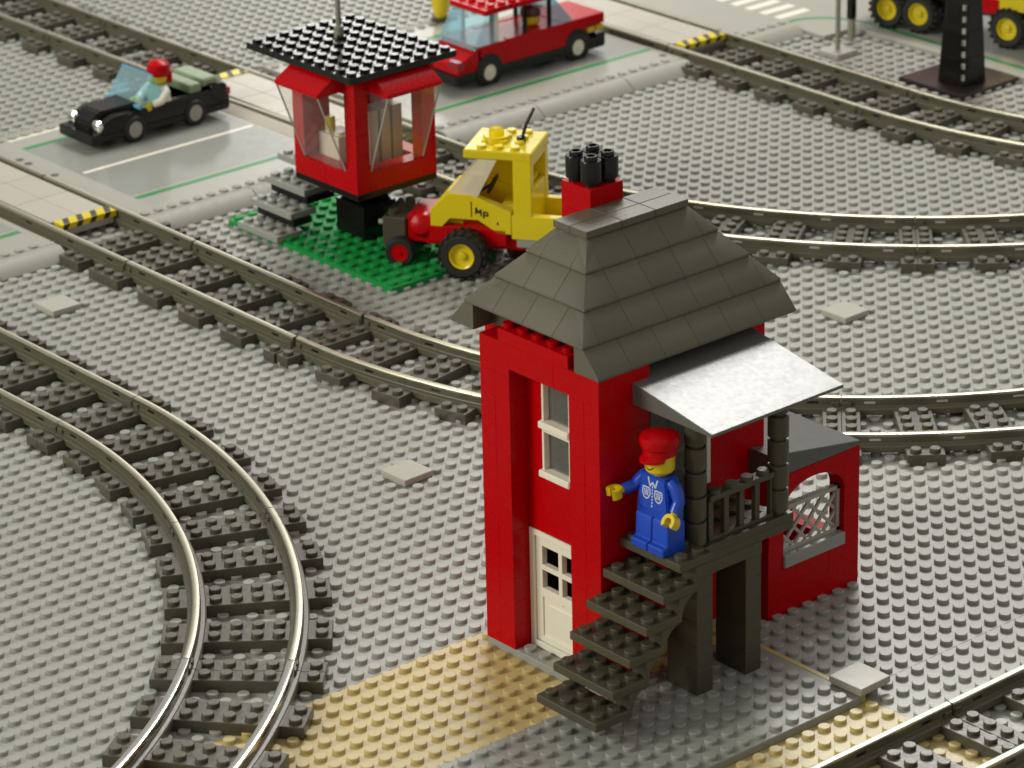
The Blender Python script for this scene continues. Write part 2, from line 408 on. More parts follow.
def curve(cx, cy, a0, a1, label, r=40.0, chrome=False, nm=None):
    """arc about (cx,cy) from angle a0 to a1 (degrees)"""
    t = thing('curved_track', label, 'track', (cx, cy, 0), 0, TG)
    b = MB(); n = 4; sg = 1 if a1 > a0 else -1
    for k in range(n + 1):
        a = R_(a0 + (a1 - a0) * k / n)
        X = Matrix.Translation((r * math.cos(a), r * math.sin(a), 0)) @ Matrix.Rotation(a + sg * math.pi / 2, 4, 'Z')
        sleeper(b, X, 1 if k == 0 else (-1 if k == n else None))
    b.build('sleepers', M['sleeper'], t)
    e = math.degrees(.03 / r) * sg
    for s_ in (-1, 1): rail(arcpts(r + s_ * HG, R_(a0 + e), R_(a1 - e), 20), t, not chrome, chrome, nm)

S = -math.pi / 2
# middle track
straight(8.15, 65.2, S, 16, 'straight track continuing past the left photo edge beyond the left crossing panel', True)
straight(8.12, 49.1, S, 16.0, 'straight track through the left crossing, from its panel to the first joint after the stripes', False)
straight(8.1, 33.0, S, 16.2, 'straight track below the green plate, between two joints left of the station roof')
# sleepers of the crossing track are seen only past the panel
CC = (48.2, 16.7)
curve(*CC, 180, 202.5, 'curved track whose end runs in behind the left wall of the red station')
curve(*CC, 202.5, 225, 'curved track hidden behind the red station, coming out beside the awning')
curve(*CC, 225, 247.5, 'curved track right of the small annex roof, at the right edge of the photo', nm=M['tile'])
# left bottom track
straight(-8.15, 48, S, 16, 'straight track of the bottom left line continuing past the left photo edge')
straight(-8.1, 32, S, 16, 'straight track at the left edge leading into the chrome curve')
for a, lb in ((0, 'first curved piece of the bottom left line, farthest from the photo bottom'),
              (-22.5, 'middle curved piece of the bottom left line, left of the pale tile'),
              (-45, 'curved piece with bright chrome rails at the photo bottom left beside the tan ground')):
    curve(-48.1, 16, a, a - 22.5, lb, chrome=(a == -45))
# third track, from far left to mid right
tx = 31.0
straight(29.9, 106.6, S + .006, 16, 'straight track continuing beyond the top left corner of the photo')
straight(29.99, 90.6, S + .006, 16, 'straight track at the top left behind the black open car')
straight(30.08, 74.6, S + .012, 17.4, 'straight track at the top left ending at the striped edge behind the black open car')
straight(30.3, 57.2, S + .03, 12.3, 'straight rails across the middle crossing behind the red cabin', False)
straight(30.75, 44.8, S + .01, 12.0, 'straight track between the red cabin and the yellow truck cab')
C3 = (70.9, 32.8)
curve(*C3, 180, 202.5, 'curved track hidden by the yellow truck and the chimney')
curve(*C3, 202.5, 225, 'curved track coming out right of the station ridge, above the pale tile', nm=M['tile'])
curve(*C3, 225, 247.5, 'curved track at the right edge, middle height, above the right pale tile', nm=M['tile'])
# far right track
straight(59.45, 57.5, S, 16, 'straight rails through the far right crossing beside the red car', False)
straight(59.4, 41.4, S, 18.2, 'straight track from the far striped edge towards the black tower foot')
C4 = (99.4, 23.2)
curve(*C4, 180, 202.5, 'curved track passing in front of the black tower foot')
curve(*C4, 202.5, 225, 'curved track at the upper right edge beyond the black tower foot')
# bottom right track
straight(-15.3, -39.6, .01, 16, 'straight track at the bottom right, the piece nearest the photo bottom', hl=2.95)
straight(0.75, -39.45, .012, 16, 'straight track at the bottom right corner, right of the rail joint', hl=2.95)
straight(16.8, -39.25, .012, 16, 'straight track beyond the bottom right corner', hl=2.95)

# sleepers just past the crossing panels (those tracks carry none under the panels)
def loose_sleepers(x, ys, name_of):
    b = MB()
    for y in ys: sleeper(b, Matrix.Translation((x, y, 0)) @ Matrix.Rotation(S, 4, 'Z'))
    tr = [o for o in bpy.data.objects if o.get('label') == name_of][0]
    X = (Matrix.Translation(tr.location) @ Matrix.Rotation(tr.rotation_euler.z, 4, 'Z')).inverted()
    b.v = [tuple(X @ Vector(v)) for v in b.v]
    b.build('sleepers', M['sleeper'], tr)
loose_sleepers(8.12, [37.1, 34.0], 'straight track through the left crossing, from its panel to the first joint after the stripes')

# ------------------------------------------------------------------ level crossings
def crossing(x, y0, y1, label, ends=(True, True), flank=False, zt=1.12):
    t = thing('level_crossing', label, 'crossing', (x, 0, 0))
    d = MB(); y = y0
    while y < y1 - .05:
        ye = min(y + 4, y1); d.box(-1.98, 0, y + .01, ye - .01, .4, zt, M['deck'], .03); d.box(0.004, 1.98, y + .01, ye - .01, .4, zt, M['deck'], .03); y = ye
    d.build('panel', M['deck'], t)
    if flank:
        MB().prism([(-3.9, 0), (-3.9, ROADZ - .1), (-3.7, ROADZ + .05), (-2.9, zt - .04), (-2.72, zt - .04), (-2.72, 0)], y0, y1, 'y', M['deck'], .03).build('side_ramp', M['deck'], t)
    for k, en in enumerate(ends):
        if not en: continue
        ya = y0 - 1.05 if k == 0 else y1 + .05
        s_ = MB().box(-1.8, 2.15, ya, ya + 1, .78, zt + .05, M['yellow'], .03).box(-1.93, 1.93, ya + .02, ya + .98, .4, .77, M['grey2'], .02)
        o = s_.build('striped_edge', M['yellow'], t)
        st = MB(); h = zt + .054
        for q in range(-2, 2):
            x0 = q * 1.0 + .36
            st.raw([(x0, ya + .05, h), (x0 + .42, ya + .05, h), (x0 + .85, ya + .95, h), (x0 + .43, ya + .95, h)], [(0, 1, 2, 3)], M['ink'])
            st.raw([(x0, ya - .004, h - .01), (x0 + .42, ya - .004, h - .01), (x0 + .22, ya - .004, .82), (x0 - .2, ya - .004, .82)], [(0, 3, 2, 1)], M['ink'])
        st.build('black_stripes', M['ink'], o)
crossing(8.12, 41.9, 57.0, 'pale level crossing panel with striped yellow edge in front of the black open car')
crossing(30.55, 41.0, 57.2, 'pale level crossing panel with a side ramp behind the red cabin', (False, True), True)
crossing(59.42, 41.6, 57.0, 'pale level crossing panel with striped yellow edge right of the red car')

# ------------------------------------------------------------------ brick walls
def brick_wall(mb, cells_of, courses, mat, holes=None):
    """courses: list of (z0, z1). cells_of(z0,z1) -> set of (ix, iy) cells. Bricks are merged runs of cells, each a bevelled box."""
    for k, (z0, z1) in enumerate(courses):
        cells = set(cells_of(z0, z1)); 
        while cells:
            c = min(cells); runs = []
            for (dx, dy) in ((1, 0), (0, 1)):
                n = 1
                while (c[0] + dx * n, c[1] + dy * n) in cells: n += 1
                runs.append((n, dx, dy))
            n, dx, dy = max(runs)
            m = min(n, random.choice((2, 3, 4, 4, 6) if k % 2 else (1, 2, 4, 4, 6)))
            if n - m == 1 and random.random() < .5: m = n
            m = min(m, n)
            for i in range(m): cells.discard((c[0] + dx * i, c[1] + dy * i))
            j = random.uniform(-.004, .004); j2 = random.uniform(-.004, .004)
            mb.box(c[0] + .003 + j, c[0] + 1 + dx * (m - 1) - .003 + j, c[1] + .003 + j2, c[1] + 1 + dy * (m - 1) - .003 + j2, z0 + .001, z1 - .001, mat, .011)

def rect(x0, x1, y0, y1): return {(x, y) for x in range(x0, x1) for y in range(y0, y1)}
ST = thing('railway_station', 'tall red brick station with dark grey hipped roof, outside stairs and balcony', 'building', (0, 0, 0))
CR = [(.4 + 1.2 * k, 1.6 + 1.2 * k) for k in range(5)] + [(6.4, 7.6), (7.6, 8.8), (8.8, 9.2)] + [(9.2 + 1.2 * k, 10.4 + 1.2 * k) for k in range(4)] + [(14.0, 14.4), (14.4, 15.6)]
def tower_cells(z0, z1):
    c = rect(-9, -7, -25, -23) | rect(-9, -7, -19, -17)                 # corner pillars
    c |= rect(-8, -7, -23, -19)                                          # recessed front
    if z0 >= 14.3: c |= rect(-9, -8, -23, -19)
    c |= rect(-7, -6, -25, -23) | rect(-6, 3, -23, -22)                  # balcony side
    c |= rect(2, 3, -22, -15) | rect(-7, 2, -16, -15) | rect(-7, -6, -17, -16)
    if z0 < 6.3: c -= rect(-8, -7, -23, -19)                             # white door
    if 9.1 < z0 < 13.9: c -= rect(-8, -7, -22, -20)                      # window
    if 7.5 < z0 < 13.0: c -= rect(-4, -1, -23, -22)                      # balcony door
    return c
w = MB(); brick_wall(w, tower_cells, CR, M['red'])
w.box(-8.995, -8.0, -22.99, -18.3, 15.6, 16.2, M['red'], .012); w.studs([-8.5], [-22.5 + i for i in range(5)], 16.2, M['red'])
w.build('brick_wall', M['red'], ST)
# base plate of light grey with studs in the doorway
MB().plate(-9, -6, -25, -17, 0, .4).plate(-6, 3, -23, -15, 0, .4).build('floor_plate', M['grey2'], ST)

# front door
dr = thing('front_door', None, None); dr.parent = ST
def rect_frame(mb, y0, y1, z0, z1, x0, x1, wd, mat):
    mb.box(x0, x1, y0, y0 + wd, z0, z1, mat, .02); mb.box(x0, x1, y1 - wd, y1, z0, z1, mat, .02)
    mb.box(x0 + .003, x1 - .003, y0 + wd, y1 - wd, z0, z0 + wd, mat, .02); mb.box(x0 + .003, x1 - .003, y0 + wd, y1 - wd, z1 - wd, z1, mat, .02)
bpy.data.objects.remove(dr)
d = MB(); rect_frame(d, -22.98, -19.02, .42, 6.38, -8.04, -7.3, .30, M['white'])
fr = d.build('front_door', M['white'], ST)
d = MB(); ya, yb = -22.66, -19.34
for (p, q, r, s_) in ((ya, yb, .75, 1.05), (ya, yb, 3.05, 3.5), (ya, yb, 4.42, 4.68), (ya, yb, 5.62, 6.05), (ya, ya + .42, .75, 6.05), (yb - .42, yb, .75, 6.05), (-21.13, -20.87, 3.0, 6.05)):
    d.box(-7.92 + random.uniform(0, .004), -7.6, p, q, r, s_, M['white'], .02)
d.box(-7.84, -7.62, ya + .1, yb - .1, .9, 3.2, M['white'], .02)
d.box(-7.89, -7.62, ya + .75, yb - .75, 1.35, 2.75, M['white'], .05)
d.build('door_leaf', M['white'], fr)
MB().box(-8.0, -7.9, -22.35, -22.15, 3.0, 3.2, M['white'], .03).build('door_handle', M['white'], fr)
# window: two sashes, one above the other
wn = MB()
for z0 in (9.2, 11.6):
    rect_frame(wn, -21.97, -20.03, z0 + .02, z0 + 2.38, -8.02, -7.4, .14, M['white'])
    wn.box(-8.2, -7.5, -22.0, -19.93, z0 + .03, z0 + .38, M['white'], .06)
wf = wn.build('window', M['white'], ST)
MB().box(-7.72, -7.66, -21.8, -20.2, 9.5, 13.8, M['pane'], .005).build('pane', M['pane'], wf)
# a dark-grey inner partition seen through the panes
MB().box(-5.6, -5.4, -21.6, -16.2, .6, 15.2, M['dgrey'], .02).build('inner_partition', M['dgrey'], ST)

# balcony door: white frame, red leaf
bd = MB()
for (p, q, r, s_) in ((-4.6, -4.35, 7.6, 13.1), (-.78, -.52, 7.6, 13.1), (-4.35, -.78, 12.85, 13.1)):
    bd.box(p, q, -23.12, -22.5, r, s_, M['white'], .02)
bo = bd.build('balcony_door', M['white'], ST)
MB().box(-4.33, -.8, -22.9, -22.6, 7.62, 12.83, M['pane'], .02).build('pane', M['pane'], bo)

# balcony: deck, columns, railing, legs
bc = MB()
bc.plate(-6, 0, -28, -23, 6.8, 7.2)
bc.box(-5.98, -.02, -27.99, -27.01, 7.2, 7.6, M['dgrey'], .025)
bc.box(-5.98, -1.98, -27.985, -26.0, 6.2, 6.79, M['dgrey'], .025)
bal = bc.build('balcony_deck', M['dgrey'], ST)
for x in (-5.98, -2.98):
    lg = MB()
    for k in range(5): lg.box(x, x + .96, -27.98, -26.02, (.4 + 1.2 * k) + (.003), min(1.6 + 1.2 * k, 6.2) - .003, M['dgrey'], .02)
    lg.build('leg', M['dgrey'], bal)
for (x, y) in ((-5.62, -27.5), (-.55, -27.5)):
    c = MB()
    for k in range(5):
        z = 7.6 + 1.2 * k
        c.lathe([(.34, z), (.34, z + .14), (.47, z + .16), (.49, z + .2), (.49, z + 1.16), (.46, z + 1.2)], 20, M['dgrey'], Matrix.Translation((x, y, 0)))
    c.build('column', M['dgrey'], bal)
cs = MB()
for k in range(5): cs.box(-5.95, -5.02, -24.98, -24.05, 7.2 + 1.28 * k, 8.475 + 1.28 * k, M['dgrey'], .02)
cs.build('wall_post', M['dgrey'], bal)
f = MB()
f.box(-4.98, -1.02, -27.72, -27.3, 7.6, 7.78, M['dgrey'], .02); f.box(-4.98, -1.02, -27.8, -27.2, 9.55, 9.82, M['dgrey'], .03)
for k in range(5): f.box(-4.95 + k * .95 - .0, -4.95 + k * .95 + .3 - .17 * (k == 4), -27.65, -27.37, 7.7, 9.6, M['dgrey'], .03)
f.studs([-4.5, -3.5, -2.5, -1.5], [-27.5], 9.82, M['dgrey'])
f.build('railing', M['dgrey'], bal)

# stairs
ZS = 1.9
stairs = MB().box(-11.35, -11.02, -27.3, -25.4, .4, ZS - .41, M['dgrey'], .02).build('staircase', M['dgrey'], ST)
for k in range(5):
    x = -11 + k; z = ZS + 1.2 * k
    for y0 in (-28.98, -25.9):
        # curved bracket behind this tread, carrying the next one
        prof = [(x + .01, z - .38), (x + .16, z - .38)] + [(x + .16 + .8 * (1 - math.cos(R_(a_))), z - .38 + 1.15 * math.sin(R_(a_))) for a_ in (15, 35, 55, 75, 90)] + [(x + .98, z + .79), (x + .01, z + .79)]
        MB().prism(prof, y0, y0 + .9, 'y', M['dgrey'], .015).build('bracket', M['dgrey'], stairs)
for k in range(5):
    MB().plate(-12.95 + k, -10.95 + k, -29, -25.03, ZS - .4 + 1.2 * k, ZS + 1.2 * k).build('step', M['dgrey'], stairs)
MB().plate(-7.95, -5.95, -29, -25.03, ZS + 5.6, ZS + 6.0).build('landing', M['dgrey'], stairs)

# awning over the balcony: wedge with ten degree fall
aw = MB()
za = 13.98
aw.prism([(-30.0, za), (-30.0, za + .16), (-24.05, za + 1.21), (-24.05, za)], -7.0, 1.0, 'x', M['awning'], .03)
awn = aw.build('awning', M['awning'], ST)
MB().box(-6.0, -.02, -28.0, -27.01, 13.6, za - .005, M['dgrey'], .02).box(-6.0, -5.0, -27.0, -24.05, 13.6, za - .005, M['dgrey'], .02).box(-1.02, -.02, -27.0, -23.05, 13.6, za - .005, M['dgrey'], .02).build('awning_beam', M['dgrey'], awn)

# hipped roof of slope bricks
rf = MB()
rows = [(-9, 3, -25, -15, 15.6, False), (-9, 3, -24, -16, 16.8, True), (-8, 2, -23, -17, 18.0, True), (-7, 1, -22, -18, 19.2, True)]
g = .005
for k, (x0, x1, y0, y1, z, hip) in enumerate(rows):
    def course(axis, o, s, lo, hi, ofs):
        """tiles along one side: o outer coordinate, s inward sign, lo..hi run"""
        e = 1 if hip else 0
        cuts = [lo] + [c for c in range(int(lo) + ofs, int(hi), 2) if lo + .9 < c < hi - .9] + [hi]
        for a, c in zip(cuts[:-1], cuts[1:]):
            ta, tc = max(a, lo + e), min(c, hi - e)
            if tc - ta < .05: 
                mid = (ta + tc) / 2; ta, tc = mid - .03, mid + .03
            a2, c2 = (a + g, c - g); ta, tc = ta + (g if ta == a else 0), tc - (g if tc == c else 0)
            la = a2 + (.11 if (e and a == lo) else 0); lc = c2 - (.11 if (e and c == hi) else 0)
            P = []
            for (t, d, zz) in ((a2, 0, z + .005), (c2, 0, z + .005), (a2, 0, z + .13), (c2, 0, z + .13), (ta, 1.0, z + 1.19), (tc, 1.0, z + 1.19), (ta, 1.6, z + 1.19), (tc, 1.6, z + 1.19), (ta if e else a2, 1.6, z + .005), (tc if e else c2, 1.6, z + .005)):
                q = o + s * d
                P.append((q, t, zz) if axis == 'x' else (t, q, zz))
            rf.hull(P, M['roof'], .014)
    course('y', y0, 1, x0, x1, 2 - (k % 2)); course('y', y1, -1, x0, x1, 2 - (k % 2))
    if hip:
        course('x', x0, 1, y0, y1, 2 - (k % 2) if k != 1 else 2); course('x', x1, -1, y0, y1, 2)
rf.box(-7.9, 2.2, -23.4, -16.6, 15.61, 16.9, M['dgrey'], .02)
rf.box(-5.95, -.05, -20.95, -19.05, 16.9, 20.38, M['dgrey'], .02)
roof = rf.build('roof', M['roof'], ST)
cp = MB()
for (a, c) in ((-6.15, -4.0), (-4.0, -2.0), (-2.0, .02)):
    cp.box(a + .008, c - .008, -21.12, -20.004, 20.4, 20.74, M['ridge'], .03); cp.box(a + .008, c - .008, -19.996, -18.88, 20.4, 20.74, M['ridge'], .03)
cp.build('ridge_cap', M['ridge'], roof)
ch = MB()
for k in range(4): ch.box(-4 + .01, -2 - .01, -19 + .01, -17 - .01, 16.8 + 1.2 * k, 17.992 + 1.2 * k, M['red'], .022)
chim = ch.build('chimney', M['red'], roof)
for (x, y) in ((-3.5, -18.5), (-3.5, -17.5), (-2.5, -18.5), (-2.5, -17.5)):
    MB().lathe([(.34, 21.6), (.34, 21.75), (.46, 21.77), (.49, 21.81), (.49, 22.75), (.46, 22.8), (.31, 22.8), (.30, 22.97), (.28, 23.0), (.19, 23.0), (.18, 22.7), (.0, 22.7)], 18, M['black'], Matrix.Translation((x, y, 0))).build('chimney_pot', M['black'], chim)

# annex: open shelter under a sloping roof
an = MB()
AC = [(1.2 * k, 1.2 + 1.2 * k) for k in range(6)]
def annex_cells(z0, z1):
    c = rect(3, 8, -24, -23) | rect(2, 3, -24, -23) | rect(7, 8, -23, -16) | rect(3, 7, -17, -16)
    if 2.3 < z0 < 5.9: c -= rect(3, 7, -24, -23); c -= rect(4, 7, -17, -16)
    if 2.3 < z0: c -= rect(7, 8, -23, -17)
    if 4.7 < z0: c -= rect(3, 7, -24, -23) | rect(2, 3, -24, -23)
    return c
brick_wall(an, annex_cells, AC, M['red'])
# arch piece over the opening
top = 7.195; spr = 5.35
ap = [(7.99, top), (2.02, top), (2.02, 4.81), (3.0, 4.81), (3.0, spr)] + [(5.0 - 2.0 * math.cos(R_(a)), spr + 1.25 * math.sin(R_(a))) for a in range(10, 180, 10)] + [(7.0, spr), (7.0, 4.81), (7.99, 4.81)]
an.prism(ap, -23.99, -23.01, 'y', M['red'], 0.0)
ann = an.build('annex_wall', M['red'], ST); ann.location = (.05, -.3, 0)
MB().prism([(2.0, 7.22), (2.0, 8.5), (8.02, 7.46), (8.02, 7.22)], -24.02, -16.0, 'y', M['awning'], .03).build('annex_roof', M['awning'], ST).location = (.05, -.3, 0)
def lattice(mb, u0, u1, z0, z1, put, mat):
    """diagonal lattice with a frame; put(u, z, w) -> xyz"""
    def bar(a, c, hw, t):
        d = Vector((c[0] - a[0], c[1] - a[1])); n = Vector((-d.y, d.x)).normalized() * hw
        P = []
        for wv in (-t, t):
            for (p, s_) in ((a, 1), (a, -1), (c, 1), (c, -1)): P.append(put(p[0] + n.x * s_, p[1] + n.y * s_, wv))
        mb.hull(P, mat, .01)
    for (a, c) in (((u0, z0 + .1), (u1, z0 + .1)), ((u0, z1 - .1), (u1, z1 - .1)), ((u0 + .1, z0), (u0 + .1, z1)), ((u1 - .1, z0), (u1 - .1, z1))): bar(a, c, .1, .16)
    H = z1 - z0 - .2; n = 4; st = (u1 - u0 - .2) / n
    for i in range(-3, n + 1):
        for sg in (1, -1):
            a = [u0 + .1 + i * st, z0 + .1]; c = [u0 + .1 + i * st + H, z1 - .1]
            lo, hi = u0 + .1, u1 - .1
            if a[0] < lo: a = [lo, a[1] + (lo - a[0])]
            if c[0] > hi: c = [hi, c[1] - (c[0] - hi)]
            if c[0] - a[0] < .15: continue
            if sg < 0: a[0], c[0] = lo + hi - a[0], lo + hi - c[0]
            bar(a, c, .08, .05 + .01 * sg)
l = MB(); lattice(l, 3.02, 6.98, 3.05, 5.4, lambda u, z, w_: (u, -23.55 + w_, z), M['silver'])
l.box(2.98, 7.02, -24.12, -23.02, 2.42, 3.06, M['grey2'], .05)
l.build('window_lattice', M['silver'], ann)

# ------------------------------------------------------------------ toy figures
def figure(label, loc, rz, torso, legs, arms, hat, seated=False, arm_r=None, arm_l=None, deco=False, z=0, scale=1.0):
    t = thing('toy_figure', label, 'toy figure', loc, rz, 'toy figures')
    t.scale = (scale,) * 3
    zb = 1.75
    if not seated:
        for s_ in (-1, 1):
            ya, yb = sorted((s_ * .03, s_ * .97))
            MB().prism([(-.5, 0), (.78, 0), (.78, .36), (.52, .42), (.48, 1.42), (.3, 1.55), (-.3, 1.55), (-.5, 1.3)], ya, yb, 'y', M[legs], .04).build('leg', M[legs], t)
        MB().box(-.42, .42, -.98, .98, 1.45, 1.76, M[legs], .05).build('hips', M[legs], t)
    tr = MB().hull([(sx * .48, sy * .97, 1.77) for sx in (-1, 1) for sy in (-1, 1)] + [(sx * .38, sy * .70, 3.3) for sx in (-1, 1) for sy in (-1, 1)], M[torso], .06, seg=2).build('torso', M[torso], t)
    if deco:
        p = MB()
        def fx(z): return .48 - (z - 1.77) / 1.53 * .10 + .006
        def strip(pts, w=.035):
            for a, c in zip(pts[:-1], pts[1:]):
                d = Vector((c[0] - a[0], c[1] - a[1])); n = Vector((-d.y, d.x)).normalized() * w
                q = [(a[0] + n.x, a[1] + n.y), (c[0] + n.x, c[1] + n.y), (c[0] - n.x, c[1] - n.y), (a[0] - n.x, a[1] - n.y)]
                p.raw([(fx(z), y, z) for (y, z) in q], [(0, 1, 2, 3)], M['print'])
        zz = 3.0
        while zz > 2.0: strip([(0, zz), (0, zz - .09)], .03); zz -= .14
        strip([(.0, 3.02), (.16, 2.82), (.28, 3.2)]); strip([(.0, 3.02), (-.16, 2.82), (-.28, 3.2)])
        for s_ in (-1, 1):
            c = s_ * .36
            strip([(c + .2, 2.72), (c + .22, 2.45), (c + .12, 2.27), (c, 2.22), (c - .12, 2.27), (c - .22, 2.45), (c - .2, 2.72), (c + .2, 2.72)], .028)
            for q in (-.1, 0, .1): strip([(c + q, 2.66), (c + q * .8, 2.36)], .024)
        p.build('jacket_print', M['print'], tr)
    hd = MB().lathe([(.3, 3.3), (.33, 3.42), (.54, 3.46), (.62, 3.56), (.63, 3.7), (.63, 4.2), (.58, 4.36), (.46, 4.42), (.3, 4.42), (.3, 4.6), (0, 4.6)], 24, M['skin']).build('head', M['skin'], t)
    fc = MB()
    def dot(ang, z, r, sy=1.0):
        P = []
        for q in range(10):
            a = 2 * math.pi * q / 10; th = ang + r * math.cos(a) / .63; P.append((.636 * math.cos(th), .636 * math.sin(th), z + sy * r * math.sin(a)))
        fc.raw(P, [tuple(range(10))], M['ink'])
    dot(.3, 4.02, .075); dot(-.3, 4.02, .075)
    for q in range(-4, 5): dot(q * .085, 3.68 + .012 * q * q * .5, .035)
    fc.build('face_print', M['ink'], hd)
    for s_, pose in ((-1, arm_r), (1, arm_l)):
        sh = Vector((0, s_ * .80, 3.0)); el, wr = pose
        el = Vector((el[0], s_ * el[1], el[2])); wr = Vector((wr[0], s_ * wr[1], wr[2]))
        pts = [sh + Vector((0, -s_ * .12, .06)), sh + Vector((0, s_ * .12, -.05)), sh.lerp(el, .6) + Vector((0, s_ * .06, 0)), el, el.lerp(wr, .5), wr]
        ao = MB().tube(pts, .30, 14, M[arms], r2=.24).build('arm', M[arms], t)
        d = (wr - el).normalized()
        h = MB().tube([wr - d * .05, wr + d * .22], .15, 10, M['skin'])
        c = wr + d * .42; side = Vector((0, 1, 0)); up = d.cross(side).normalized()
        if up.length < .1: up = Vector((1, 0, 0))
        side = up.cross(d).normalized()
        # open ring hand: gap faces away from the wrist
        n = 14
        for wv in (0,):
            ring = []
            for q in range(n + 1):
                a = R_(50) + (R_(310) - R_(50)) * q / n
                ring.append(c + d * .25 * math.cos(a) + side * .25 * math.sin(a))
            vs = []; fs = []
            for q, p_ in enumerate(ring):
                ra = (p_ - c).normalized()
                for (o1, o2) in ((.1, .2), (.1, -.2), (-.07, -.2), (-.07, .2)): vs.append(tuple(p_ + ra * o1 + up * o2))
            for q in range(n):
                for j in range(4): l_ = (j + 1) % 4; fs.append((q * 4 + j, q * 4 + l_, q * 4 + 4 + l_, q * 4 + 4 + j))
            fs += [(3, 2, 1, 0), tuple(n * 4 + j for j in range(4))]
            h.raw(vs, fs, M['skin'])
        h.build('hand', M['skin'], ao)
    if hat == 'cap':
        c = MB().lathe([(.68, 4.22), (.72, 4.24), (.73, 4.52), (.81, 4.60), (.86, 4.86), (.80, 5.04), (.55, 5.12), (0, 5.14)], 28, M['red2'])
        pk = [(.98 * math.cos(R_(a)) , (.66 * math.sin(R_(a))), 4.2 - .08) for a in range(-70, 71, 14)]
        pk2 = [(.66 * math.cos(R_(a)), (.66 * math.sin(R_(a))), 4.3) for a in range(-70, 71, 14)]
        n = len(pk); vs = pk + pk2 + [(x, y, z_ - .09) for (x, y, z_) in pk] + [(x, y, z_ - .09) for (x, y, z_) in pk2]
        fs = []
        for i in range(n - 1): fs += [(i, i + 1, n + i + 1, n + i), (2 * n + i, 3 * n + i, 3 * n + i + 1, 2 * n + i + 1), (i, 2 * n + i, 2 * n + i + 1, i + 1)]
        c.raw(vs, fs, M['red2']); c.build('cap', M['red2'], hd)
    elif hat == 'hair':
        MB().lathe([(.70, 3.9), (.74, 3.95), (.78, 4.3), (.70, 4.66), (.45, 4.86), (0, 4.92)], 20, M['red2'], Matrix.Translation((-.12, 0, 0))).box(-.85, -.45, -.6, .6, 3.3, 4.2, M['red2'], .12).build('hair', M['red2'], hd)
    elif hat == 'plain':
        MB().lathe([(.68, 4.05), (.72, 4.1), (.72, 4.4), (.6, 4.66), (0, 4.78)], 20, M['brown']).build('hair', M['brown'], hd)
    return t
figure('toy railwayman in blue uniform and red cap standing on the stair landing', (-7.22, -26.95, 7.9), math.pi, 'blue', 'blue', 'blue', 'cap',
       arm_r=((.30, 1.2, 2.50), (.85, 1.34, 2.42)), arm_l=((.05, 1.18, 2.42), (.32, 1.2, 2.0)), deco=True, scale=1.06)

# ------------------------------------------------------------------ crossing keeper's cabin
CB = thing('crossing_cabin', 'small red cabin on a black pedestal with a flat black studded roof', 'cabin', (16.36, 24.5, 0))
cw = MB()
CC2 = [(4.8 + 1.2 * k, 6.0 + 1.2 * k) for k in range(6)]
def cab_cells(z0, z1):
    c = rect(0, 6, 0, 6) - rect(1, 5, 1, 5)
    if z0 > 5.9 and z0 < 10.7: c -= rect(1, 5, 0, 1); c -= rect(0, 1, 1, 5)
    if z0 > 5.9 and z0 < 10.7: c -= rect(5, 6, 1, 4)
    if z0 > 4.7 and z0 < 10.7: c -= rect(2, 4, 5, 6)
    return c
brick_wall(cw, cab_cells, CC2, M['red2']); cw.build('brick_wall', M['red2'], CB)
MB().plate(-1, 7, -1, 9, 12.0, 12.4).build('flat_roof', M['black'], CB)
MB().cyl(3.6, 5.9, 12.4, 26, .16, 10, M['steel'], .02).cyl(3.6, 5.9, 12.4, 13.1, .3, 12, M['steel'], .03).build('mast', M['steel'], CB)
pb = MB().box(0, 6, 0, 6, 4.4, 4.79, M['black'], .03).box(1, 6, 1, 7, 4.0, 4.39, M['black'], .03)
pb.hull([(1.6, 2, 4.0), (5.6, 2, 4.0), (1.6, 6, 4.0), (5.6, 6, 4.0), (3.1, 3.6, 2.6), (5.1, 3.6, 2.6), (3.1, 5.6, 2.6), (5.1, 5.6, 2.6)], M['black'], .03)
pb.box(2.6, 5.1, 2.9, 5.6, .4, 2.62, M['black'], .03)
pb.box(-.2, 1.2, 6.2, 9.8, 1.2, 1.6, M['black'], .02).box(.9, 3, 6.2, 9.8, 2.4, 2.8, M['black'], .02)
pb.build('pedestal', M['black'], CB)
for k in range(3):
    x = -1.35 + 1.1 * k
    MB().plate(x, x + 2, 6.4, 10.4, .4 + 1.2 * k, .8 + 1.2 * k).build('step', M['grey2'], CB)
MB().plate(1.9, 3.9, 6.4, 10.4, 4.0, 4.4).build('landing', M['grey2'], CB)
